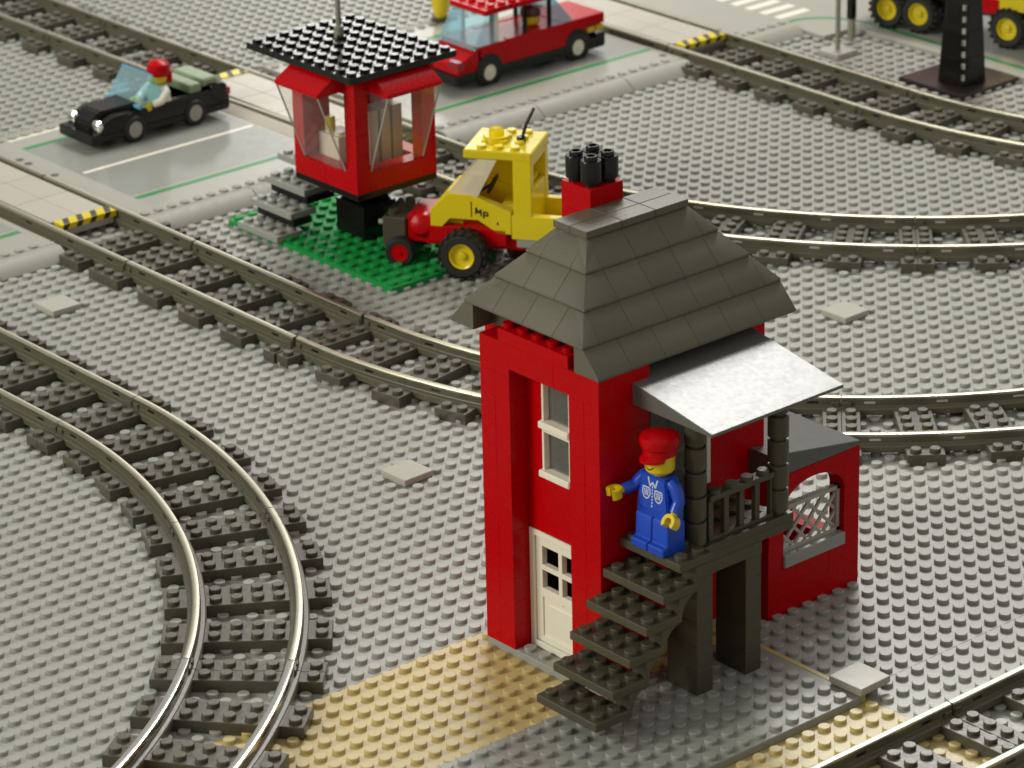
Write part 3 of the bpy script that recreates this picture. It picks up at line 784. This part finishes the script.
# red eave slopes and tilted glazing, front and side
def eave(side):
    e = MB(); gz = MB(); fr_ = MB()
    if side == 'x':
        e.prism([(-.0, 11.98), (-.0, 11.0), (-1.95, 10.95), (-1.95, 11.2), (-.6, 11.98)], .95, 5.05, 'y', M['red2'], .03)
        P = [(-1.85, 1.05, 10.96), (-1.85, 4.95, 10.96), (-.02, 4.95, 6.1), (-.02, 1.05, 6.1)]
        tri = [[(0.0, y, 6.1), (-1.85, y, 10.96), (0.0, y, 10.98)] for y in (1.05, 4.95)]
    else:
        e.prism([(-.0, 11.98), (-.0, 11.0), (-1.95, 10.95), (-1.95, 11.2), (-.6, 11.98)], .95, 5.05, 'x', M['red2'], .03)
        P = [(1.05, -1.85, 10.96), (4.95, -1.85, 10.96), (4.95, -.02, 6.1), (1.05, -.02, 6.1)]
        tri = [[(x, 0.0, 6.1), (x, -1.85, 10.96), (x, 0.0, 10.98)] for x in (1.05, 4.95)]
    eo = e.build('eave', M['red2'], CB)
    gz.raw(P, [(0, 1, 2, 3)], M['clear'])
    for t3 in tri: gz.raw(t3, [(0, 1, 2)], M['clear'])
    go = gz.build('tilted_glazing', M['clear'], CB)
    for (a, c) in ((P[0], P[3]), (P[1], P[2])): MB().tube([a, c], .06, 6, M['silver']).build('glazing_edge', M['silver'], go)
eave('x'); eave('y')
# furniture inside the cabin
cn = thing('control_desk', 'white control desk block with studs inside the red cabin, behind the left glazing', 'desk', (17.42, 27.55, 4.8))
MB().box(0, 1.6, 0, 1.9, 0, 2.55, M['white'], .03).studs([.5], [.5, 1.4], 2.55, M['white']).build('block', M['white'], cn)
MB().cyl(.5, 1.4, 2.7, 3.5, .32, 12, M['yellow'], .08).build('lever', M['yellow'], cn)
cb2 = thing('grey_cabinet', 'grey ribbed cabinet inside the red cabin, behind the right glazing', 'cabinet', (18.7, 26.2, 4.8))
g_ = MB()
for k in range(3): g_.box(.9 * k, .9 * k + .72, 0, 1.2, 0, 4.2, M['silver'], .04)
g_.box(0, 2.52, .3, 1.1, .1, 4.1, M['dgrey'], .02); g_.build('cabinet_body', M['silver'], cb2)

# ------------------------------------------------------------------ wheels
def wheel(root, x, y, z, r, wd, rim, side, tread=True):
    """axis along local y, outer face towards side (+1/-1)"""
    X = Matrix.Translation((x, y, z)) @ Matrix.Rotation(-side * math.pi / 2, 4, 'X')
    t = MB()
    rr = r * (.60 if tread else .62)
    t.lathe([(rr, -wd / 2), (r * .86, -wd / 2), (r * .97, -wd * .36), (r, -wd * .2), (r, wd * .2), (r * .97, wd * .36), (r * .86, wd / 2), (rr, wd / 2), (rr * .97, wd * .3), (rr * .97, -wd * .3)], 30, M['tyre'], X, closed=True)
    if tread:
        n = 18
        for k in range(n):
            a = 2 * math.pi * k / n
            for sd in (-1, 1):
                Y = X @ Matrix.Rotation(a + (math.pi / n if sd > 0 else 0), 4, 'Z')
                t.box(r * .94, r * 1.05, -r * .085, r * .085, sd * .02 * wd, sd * .46 * wd, M['tyre'], .02, Y)
    w_ = t.build('wheel', M['tyre'], root)
    if not tread:
        hp = [(rr * .99, -wd * .3), (rr * .99, wd * .40), (rr * .92, wd * .46), (rr * .78, wd * .46), (rr * .72, wd * .42), (rr * .3, wd * .42), (rr * .26, wd * .5), (0, wd * .5)]
        MB().lathe(hp, 24, M[rim], X).build('rim', M[rim], w_); return
    h = MB().lathe([(rr * .99, -wd * .3), (rr * .99, wd * .38), (rr * .9, wd * .44), (rr * .8, wd * .40), (rr * .72, wd * .25), (rr * .30, wd * .22), (rr * .28, wd * .36), (rr * .2, wd * .38), (0, wd * .38)], 24, M[rim], X)
    h.build('rim', M[rim], w_)

# ------------------------------------------------------------------ black open car
BC = thing('open_car', 'black open-top toy car with blue windscreen and sage green rear deck on the road', 'car', (21.45, 53.35, ROADZ), math.pi); BC.scale = (.94, .97, 1.0)
b = MB(); k_ = M['black']
b.box(-5.5, 5.9, -1.98, 1.98, .5, .95, k_, .06)
b.box(5.1, 6.05, -2.0, 2.0, .38, 1.1, k_, .1)                # front bumper
b.box(-5.7, -5.1, -1.9, 1.9, .5, 1.5, k_, .1)
b.box(-4.2, 1.9, -1.98, -1.4, .9, 2.1, k_, .12); b.box(-4.2, 1.9, 1.4, 1.98, .9, 2.1, k_, .12)
b.hull([(1.6, -1.3, .9), (1.6, 1.3, .9), (5.6, -1.1, .9), (5.6, 1.1, .9), (1.6, -1.3, 2.35), (1.6, 1.3, 2.35), (4.6, -1.0, 2.25), (4.6, 1.0, 2.25), (5.5, -.9, 1.6), (5.5, .9, 1.6)], k_, .12, seg=2)
for s_ in (-1, 1):
    b.hull([(x, y * s_, z) for (x, y, z) in ((1.2, 1.2, 1.0), (1.2, 2.0, 1.0), (1.3, 1.2, 1.7), (1.3, 2.0, 1.7), (2.6, 1.2, 2.05), (2.6, 2.0, 2.05), (4.2, 1.2, 2.05), (4.2, 2.0, 1.95), (5.3, 1.25, 1.5), (5.3, 1.95, 1.45), (5.4, 1.2, 1.0), (5.4, 2.0, 1.0))], k_, .1, seg=2)
b.hull([(-5.6, -1.95, 1.0), (-5.6, 1.95, 1.0), (-5.6, -1.8, 2.2), (-5.6, 1.8, 2.2), (-4.0, -1.95, 2.5), (-4.0, 1.95, 2.5), (-4.0, -1.95, 1.0), (-4.0, 1.95, 1.0)], k_, .1, seg=2)
b.build('body', k_, BC)
for s_ in (-1, 1):
    MB().lathe([(.5, 0), (.52, .25), (.46, .32), (.3, .38), (0, .42)], 20, M['chrome'], Matrix.Translation((5.05, s_ * 1.45, 1.4)) @ Matrix.Rotation(math.pi / 2, 4, 'Y')).build('headlight', M['chrome'], BC)
    MB().box(-5.78, -5.4, s_ * 1.3, s_ * 1.92, 1.45, 1.95, M['tred'], .05).build('tail_light', M['tred'], BC)
wsb = MB()
def shell(mb, P, th, mat):     # thin plate with real thickness from a quad
    a, b_, c, d = [Vector(p) for p in P]; n = (b_ - a).cross(d - a).normalized() * th
    mb.hull([tuple(q + s_ * n) for q in (a, b_, c, d) for s_ in (-.5, .5)], mat, .01)
shell(wsb, [(1.9, -1.9, 2.1), (1.9, 1.9, 2.1), (.6, 1.75, 4.0), (.6, -1.75, 4.0)], .1, M['tblue'])
for s_ in (-1, 1): shell(wsb, [(1.9, 1.9 * s_, 2.1), (-.4, 1.9 * s_, 2.1), (.2, 1.8 * s_, 3.2), (.6, 1.75 * s_, 4.0)], .08, M['tblue'])
wsb.tube([(1.9, -1.9, 2.12), (1.9, 1.9, 2.12)], .12, 8, M['tblue2']).tube([(.6, -1.75, 4.0), (.6, 1.75, 4.0)], .07, 8, M['tblue2'])
wsb.build('windscreen', M['tblue'], BC)
MB().box(-3.4, -2.4, -1.8, 1.8, 2.1, 2.7, M['sage'], .08).box(-4.9, -3.5, -1.7, 1.7, 2.3, 2.85, M['sage'], .12).build('rear_deck', M['sage'], BC)
for x in (2.5, -2.6):
    for s_ in (-1, 1): wheel(BC, x, s_ * 1.75, .85, .92, .75, 'silver', s_, False)
figure('toy driver with red hair and white shirt at the wheel of the black open car', (21.75, 52.4, ROADZ - .2), math.pi, 'white', 'blue', 'white', 'hair', True,
       ((.55, 1.1, 2.5), (1.05, .85, 2.35)), ((.55, 1.1, 2.5), (1.05, .85, 2.35)))

# ------------------------------------------------------------------ red estate car
RC = thing('estate_car', 'red toy car with a studded red roof and black sills at the level crossing', 'car', (47.1, 46.25, ROADZ), 0); RC.scale = (.94, .97, .97)
b = MB(); rd = M['red2']
b.box(-6.9, 6.9, -1.98, 1.98, .45, 1.25, M['black'], .06)
b.box(-7.3, -6.3, -2.0, 2.0, .5, 1.2, M['black'], .08); b.box(6.1, 7.0, -2.0, 2.0, .5, 1.5, M['black'], .08)
b.build('sill', M['black'], RC)
b = MB()
b.box(-5.2, 5.2, -1.98, 1.98, 1.2, 2.9, rd, .05)
for s_ in (-1, 1): b.box(-2.4, 2.6, s_ * 1.5, s_ * 2.0, 1.22, 2.95, rd, .04)
b.hull([(-7.1, -1.98, 1.22), (-7.1, 1.98, 1.22), (-7.1, -1.95, 1.9), (-7.1, 1.95, 1.9), (-4.9, -1.98, 2.85), (-4.9, 1.98, 2.85), (-4.9, -1.98, 1.22), (-4.9, 1.98, 1.22)], rd, .06)
b.box(3.0, 6.95, -1.97, 1.97, 2.2, 2.95, rd, .06)
b.box(5.0, 6.9, -1.0, 1.0, 1.4, 2.3, rd, .06)
b.build('body', rd, RC)
for s_ in (-1, 1):
    for x in (-4.2, 4.25): MB().lathe([(1.22, -.1), (1.22, .1), (0, .1)], 24, M['black'], Matrix.Translation((x, s_ * 1.93, 1.05)) @ Matrix.Rotation(math.pi / 2, 4, 'X')).build('wheel_arch', M['black'], RC)
    MB().box(-7.12, -6.5, s_ * .9, s_ * 1.99, 1.5, 2.15, M['tred'], .06).build('tail_light', M['tred'], RC)
    for q in (0, 1): MB().box(5.25 + q * .85, 5.95 + q * .85, s_ * 1.55, s_ * 2.03, 1.72, 2.12, M['amber'], .05).build('side_light', M['amber'], RC)
rfm = MB().plate(-4, 2, -2, 2, 5.0, 5.4, M['red2']).box(-4.4, -3.95, -1.95, 1.95, 4.95, 5.35, rd, .05); rfm.build('roof', rd, RC)
for (x, n_) in ((-3.3, 'p'), (-.6, 'p'), (1.7, 'p')):
    for s_ in (-1, 1): MB().box(x - .14, x + .14, s_ * 1.7, s_ * 1.94, 2.9, 5.0, M['black'] if x > -3 else M['white'], .03).build('pillar', M['black'], RC)  # rear pair is white: a highlight put into the pillar colour
g_ = MB(); shell(g_, [(-5.6, -1.9, 2.75), (-5.6, 1.9, 2.75), (-4.1, 1.8, 5.0), (-4.1, -1.8, 5.0)], .1, M['tblue'])
for s_ in (-1, 1): shell(g_, [(-5.6, 1.92 * s_, 2.75), (-3.4, 1.92 * s_, 2.9), (-3.4, 1.82 * s_, 5.0), (-4.1, 1.82 * s_, 5.0)], .08, M['tblue'])
g_.build('rear_window', M['tblue'], RC)
g_ = MB(); shell(g_, [(3.9, -1.9, 2.95), (3.9, 1.9, 2.95), (2.1, 1.8, 5.0), (2.1, -1.8, 5.0)], .1, M['tblue'])
for s_ in (-1, 1): shell(g_, [(3.9, 1.92 * s_, 2.95), (1.8, 1.92 * s_, 2.95), (1.8, 1.82 * s_, 5.0), (2.1, 1.82 * s_, 5.0)], .08, M['tblue'])
g_.build('windscreen', M['tblue'], RC)
for x in (-4.2, 4.25):
    for s_ in (-1, 1): wheel(RC, x, s_ * 1.72, .92, .95, .8, 'white', s_, False)
figure('toy driver in a blue jacket sitting behind the window of the red car', (48.2, 45.85, ROADZ - .55), 0, 'blue', 'blue', 'blue', 'plain', True,
       ((.45, 1.0, 2.5), (.95, .8, 2.4)), ((.45, 1.0, 2.5), (.95, .8, 2.4)))

# ------------------------------------------------------------------ yellow truck
ang = R_(124.5)
fx_, fy_ = math.cos(ang), math.sin(ang)
hx, hy = 19.55, 19.05                                   # near front hub, outer face
ox = hx - 2.6 * fx_ + 3.4 * fy_; oy = hy - 2.6 * fy_ - 3.4 * fx_
TR = thing('yellow_truck', 'yellow toy truck with clear windscreen and big black tyres with yellow rims', 'truck', (ox, oy, 0.4), ang)
ye = M['yellow']
b = MB(); b.box(-6.5, 5.2, -1.6, 1.6, 1.2, 2.0, M['red2'], .05); b.box(.2, 4.9, -2.0, 2.0, 1.5, 2.55, M['red2'], .05)
b.box(4.6, 6.4, -1.5, 1.5, 1.2, 2.9, M['red2'], .1)
b.box(-6.5, -.4, -1.95, 1.95, 1.5, 2.0, M['grey2'], .05); b.box(-3.2, -1.2, -1.95, 1.97, 1.0, 1.45, M['tred'], .04)
b.build('chassis', M['red2'], TR)
b = MB()
for s_ in (-1, 1):
    ya, yb = sorted((s_ * 1.4, s_ * 2.0))
    # side panel with wheel arch cut and sloping bonnet
    b.prism([(4.8, 2.5), (4.1, 2.5), (3.6, 3.05), (1.9, 3.05), (.7, 2.3), (-.1, 2.3), (-.1, 3.7), (2.3, 4.6), (3.7, 4.6), (4.8, 3.5)], ya, yb, 'y', ye, .03)
    b.box(-6.8, -.12, ya, yb, 2.02, 3.5, ye, .04)
    b.box(-1.35, -.25, ya, yb, 3.45, 7.0, ye, .04)
b.hull([(4.8, -1.38, 2.5), (4.8, 1.38, 2.5), (4.8, -1.38, 3.5), (4.8, 1.38, 3.5), (3.9, -1.38, 4.55), (3.9, 1.38, 4.55), (3.0, -1.38, 4.55), (3.0, 1.38, 4.55), (3.0, -1.38, 2.5), (3.0, 1.38, 2.5)], ye, .03)
b.box(-6.8, -6.3, -1.4, 1.4, 2.02, 3.5, ye, .04); b.box(-6.3, 3.0, -1.4, 1.4, 2.02, 2.4, ye, .03)
b.box(-1.30, -1.0, -1.4, 1.4, 2.4, 4.9, ye, .03); b.box(-.95, .9, -1.3, 1.3, 2.4, 3.6, ye, .04); b.box(-.95, -.3, -1.3, 1.3, 3.6, 5.2, ye, .05); b.box(-.2, 2.4, -2.0, -1.62, 3.9, 5.7, ye, .04); b.box(-1.32, -1.02, -1.4, 1.4, 6.4, 6.95, ye, .03)
b.build('body', ye, TR)
for s_ in (1, -1):      # door mark: two dark strokes and a dot, as on the photo
    ck = MB(); y = s_ * 2.006
    def q4(P): ck.raw([(x, y, z) for (x, z) in P], [(0, 1, 2, 3)], M['ink'])
    ck_ = []
    def stroke(x0, z0, x1, z1, w=.055):
        d = Vector((x1 - x0, z1 - z0)); n = Vector((-d.y, d.x)).normalized() * w
        ck_.append([(x0 + n.x, z0 + n.y), (x1 + n.x, z1 + n.y), (x1 - n.x, z1 - n.y), (x0 - n.x, z0 - n.y)])
    stroke(2.02, 3.42, 2.0, 3.84); stroke(2.0, 3.84, 1.86, 3.5); stroke(1.86, 3.5, 1.72, 3.74); stroke(1.72, 3.74, 1.70, 3.32)
    stroke(1.54, 3.2, 1.54, 3.64); stroke(1.54, 3.62, 1.3, 3.54); stroke(1.3, 3.54, 1.3, 3.36); stroke(1.3, 3.36, 1.54, 3.42)
    stroke(.72, 3.02, .70, 2.84)
    for P in ck_: q4(P)
    ck.build('door_mark', M['ink'], TR)
    MB().box(2.25, 2.32, y - .004, y + .004, 3.25, 4.2, M['brown'], .001).build('door_seam', M['brown'], TR)
rr_ = MB(); rr_.box(-1.4, 2.7, -2.02, 2.02, 6.85, 7.4, ye, .07); rr_.studs([-.3, .7, 1.7], [-1.5, -.5, .5, 1.5], 7.4, ye); rf_ = rr_.build('cab_roof', ye, TR)
MB().cyl(1.2, 0, 7.35, 7.75, .8, 16, M['yellow'], .05).cyl(1.2, 0, 7.74, 8.15, .46, 16, M['tyellow'], .12).build('roof_light', M['tyellow'], rf_)
MB().tube([(-.3, .1, 7.4), (-.55, -.1, 8.4), (-1.0, -.3, 9.4)], .1, 8, M['black']).cyl(-.3, .1, 7.35, 7.75, .28, 10, M['black'], .03).build('aerial', M['black'], rf_)
g_ = MB(); shell(g_, [(3.7, -1.9, 4.55), (3.7, 1.9, 4.55), (1.8, 1.9, 6.95), (1.8, -1.9, 6.95)], .1, M['tan_sheen'])
for s_ in (-1, 1): shell(g_, [(3.6, 1.93 * s_, 4.6), (1.9, 1.93 * s_, 4.5), (.7, 1.93 * s_, 6.83), (1.8, 1.93 * s_, 6.83)], .08, M['amberclear'])
g_.build('windscreen', M['tan_sheen'], TR)
sw_ = MB().lathe([(.50, 0), (.6, .09), (.70, 0), (.6, -.09)], 20, M['black'], Matrix.Translation((1.25, .95, 5.0)) @ Matrix.Rotation(R_(65), 4, 'Y'), closed=True)
sw_.tube([(1.25, .95, 5.0), (2.2, .95, 4.4)], .1, 8, M['black']).box(-.08, .08, -.55, .55, -.05, .05, M['black'], .02, Matrix.Translation((1.25, .95, 5.0)) @ Matrix.Rotation(R_(65), 4, 'Y')).build('steering_wheel', M['black'], TR)
for x in (2.6, -3.6):
    for s_ in (-1, 1): wheel(TR, x, s_ * 2.75, 1.2, 1.4, 1.3, 'yellow', s_)
# dark grey tool in front with two small rollers
pl = MB().box(6.45, 7.9, -1.9, 1.6, .9, 2.7, M['dgrey'], .08).box(7.3, 8.1, -1.2, .6, .4, 1.2, M['dgrey'], .06).cyl(7.4, .9, 2.7, 3.05, .3, 12, M['dgrey']).cyl(6.9, -1.0, 2.7, 3.05, .3, 12, M['dgrey'])
pl.tube([(7.8, .3, 1.9), (8.5, .3, 1.9)], .16, 8, M['silver'])
pl.build('front_tool', M['dgrey'], TR)
MB().lathe([(.75, 0), (.78, .2), (.6, .5), (.3, .62), (0, .64)], 18, M['red2'], Matrix.Translation((5.5, 1.25, 2.3)) @ Matrix.Rotation(R_(-70), 4, 'X')).build('headlight', M['red2'], TR)
for s_ in (-1, 1): wheel(TR, 6.7, s_ * 1.9, .72, .92, .8, 'red2', s_, False)
cr1 = MB().box(-.5, .5, -.5, .5, 0, 1.9, M['orange'], .05).studs([0], [0], 1.9, M['orange']).build('orange_block', M['orange'])
X = Matrix.Translation(TR.location) @ Matrix.Rotation(ang, 4, 'Z')
cr1.location = X @ Vector((-4.6, .5, 2.4)); cr1.rotation_euler.z = ang; tag(cr1, 'orange block standing in the bed of the yellow truck', 'block')
cr2 = MB().box(-.5, .5, -.9, .9, 0, 2.1, M['sage'], .05).studs([0], [-.4, .4], 2.1, M['sage']).build('green_block', M['sage'])
cr2.location = X @ Vector((-5.7, .5, 2.4)); cr2.rotation_euler.z = ang; tag(cr2, 'green block behind the orange block in the yellow truck bed', 'block')
br = MB().lathe([(.7, 0), (.86, .25), (.95, .7), (.93, 1.2), (.75, 1.6), (.4, 1.8), (0, 1.85)], 24, M['brown']).build('brown_barrel', M['brown'])
br.location = (24.6, 19.5, 0.2); tag(br, 'glossy brown barrel beside the near flank of the yellow truck', 'barrel')

# ------------------------------------------------------------------ black tower foot, posts and big truck at the upper right
TW = thing('tower_foot', 'tall tapering black tower leg on a square dark base plate', 'tower', (64.95, 21.4, 0))
MB().box(0, 6.2, 0, 5.8, .0, .4, M['blackb'], .04).build('base', M['blackb'], TW)
b = MB(); H = 14
b.hull([(1.25 + i * 2.3, 1.1 + j * 2.3, .4) for i in (0, 1) for j in (0, 1)] + [(1.25 + .65 + i * 1.0, 1.1 + .65 + j * 1.0, H) for i in (0, 1) for j in (0, 1)], M['black'], .05)
for k in range(7):
    z = 1.0 + 1.8 * k; e = .65 * (z - .4) / (H - .4) + .05
    b.box(1.25 + e + .35, 3.55 - e - .35, 1.1 + e - .06, 1.1 + e + .2, z, z + 1.3, M['black'], .03); b.box(1.25 + e - .06, 1.25 + e + .2, 1.1 + e + .35, 3.4 - e - .35, z, z + 1.3, M['black'], .03)
b.build('leg', M['black'], TW)
rn = MB()
for k in range(16):
    z = .9 + .8 * k; e = .65 * (z - .4) / (H - .4)
    rn.cyl(1.25 + e, 1.1 + e, z, z + .38, .12, 8, M['chrome'], .03)  # chrome beads stand in for white highlights along the leg's corner
rn.build('corner_glints', M['chrome'], TW)
ps = thing('grey_post', 'thin grey post standing on the ground at the top, right of the zebra stripes', 'post', (66.3, 34.3, 0))
MB().cyl(0, 0, 0, 22, .18, 12, M['steel'], .02).build('shaft', M['steel'], ps)
MB().box(-.98, .98, -.98, .98, .0, .4, M['tile'], .03).build('foot', M['tile'], ps)
ps = thing('black_post', 'black post on a short grey foot beside the thin grey post', 'post', (69.6, 36.2, 0))
MB().cyl(0, 0, 0, 1.5, .3, 12, M['steel'], .02).build('foot', M['steel'], ps)
MB().box(-.26, .26, -.26, .26, 1.5, 22, M['black'], .05).build('shaft', M['black'], ps)

BT = thing('big_truck', 'big red and yellow toy truck with yellow wheels, cut by the photo edge', 'truck', (75.92, 30.87, zt), R_(-75))
for x in (-5.2, -2.7, 4.2):
    for s_ in (-1, 1): wheel(BT, x, s_ * 2.0, 1.4, 1.38, 1.3, 'yellow', s_)
b = MB().box(-8, 7, -1.6, 1.6, 1.8, 2.6, M['black'], .05); b.build('chassis', M['black'], BT)
MB().box(1.5, 7.0, -2.2, 2.2, 2.6, 6.5, M['yellow'], .08).box(5.6, 7.2, -2.3, 2.3, 1.6, 2.62, M['yellow'], .06).build('cab', M['yellow'], BT)
MB().box(-8.2, 1.3, -2.3, 2.3, 2.7, 4.2, M['red2'], .06).build('bed', M['red2'], BT)
MB().box(1.8, 3.4, -2.26, -1.2, 2.2, 3.3, M['red2'], .05).build('step_box', M['red2'], BT)

yt = thing('road_cone', 'yellow conical road marker at the photo top, left of the red car', 'road cone', (50.2, 58.0, ROADZ))
MB().lathe([(.7, 0), (.7, .25), (.5, .3)], 16, M['dgrey']).build('foot', M['dgrey'], yt)
MB().lathe([(.42, .28), (.62, .9), (.7, 2.4), (0, 2.5)], 16, M['yellow']).build('cone', M['yellow'], yt)

# ------------------------------------------------------------------ lights, world, camera
wd = bpy.data.worlds.new('World'); SC.world = wd; wd.use_nodes = True
bg = wd.node_tree.nodes['Background']; bg.inputs[0].default_value = (1.0, 0.985, 0.92, 1); bg.inputs[1].default_value = 0.40
def lamp(name, loc, target, sx, sy, power, col=(1.0, .97, .88)):
    l = bpy.data.lights.new(name, 'AREA'); l.shape = 'RECTANGLE'; l.size = sx; l.size_y = sy; l.energy = power; l.color = col
    o = bpy.data.objects.new(name, l); COL.objects.link(o); o.location = loc
    o.rotation_euler = (Vector(target) - Vector(loc)).to_track_quat('-Z', 'Y').to_euler()
    return o
lamp('ceiling_lamp', (129, 86, 149), (0, -15, 0), 72, 62, 0.225e6, (1.0, .985, .94))
lamp('ceiling_lamp_far', (551, 701, 260), (40, 40, 0), 90, 50, 0.22e6, (1.0, .985, .94))
lamp('ceiling_lamp_left', (-300, 110, 165), (0, 0, 5), 110, 150, 0.76e6, (.99, 1.0, .86))

lamp('fill_lamp_back', (150, 150, 210), (60, 45, 0), 90, 40, 0.14e6, (1.0, .985, .93))  # added fill to brighten the far right ground, no known fixture

cam = bpy.data.cameras.new('camera'); co = bpy.data.objects.new('camera', cam); COL.objects.link(co)
FPX = 3518.07; rv = Vector((-1.12476656, 0.395556064, 0.63774384)); CP = Vector((-101.822268, -129.439498, 75.0092078))
Rm = Matrix.Rotation(rv.length, 3, rv.normalized())       # world -> camera
mw = Rm.transposed().to_4x4(); mw.translation = CP
co.matrix_world = mw
cam.sensor_width = 36; cam.lens = FPX / 1024 * 36; cam.clip_start = 1; cam.clip_end = 2000
cam.dof.use_dof = True; cam.dof.focus_distance = 168; cam.dof.aperture_fstop = 0.23; cam.dof.aperture_blades = 7
SC.camera = co
SC.view_settings.view_transform = 'Standard'; SC.view_settings.look = 'None'
SC.view_settings.exposure = 0; SC.view_settings.gamma = 1
SC.cycles.use_denoising = True
SC.cycles.max_bounces = 8; SC.cycles.transparent_max_bounces = 12
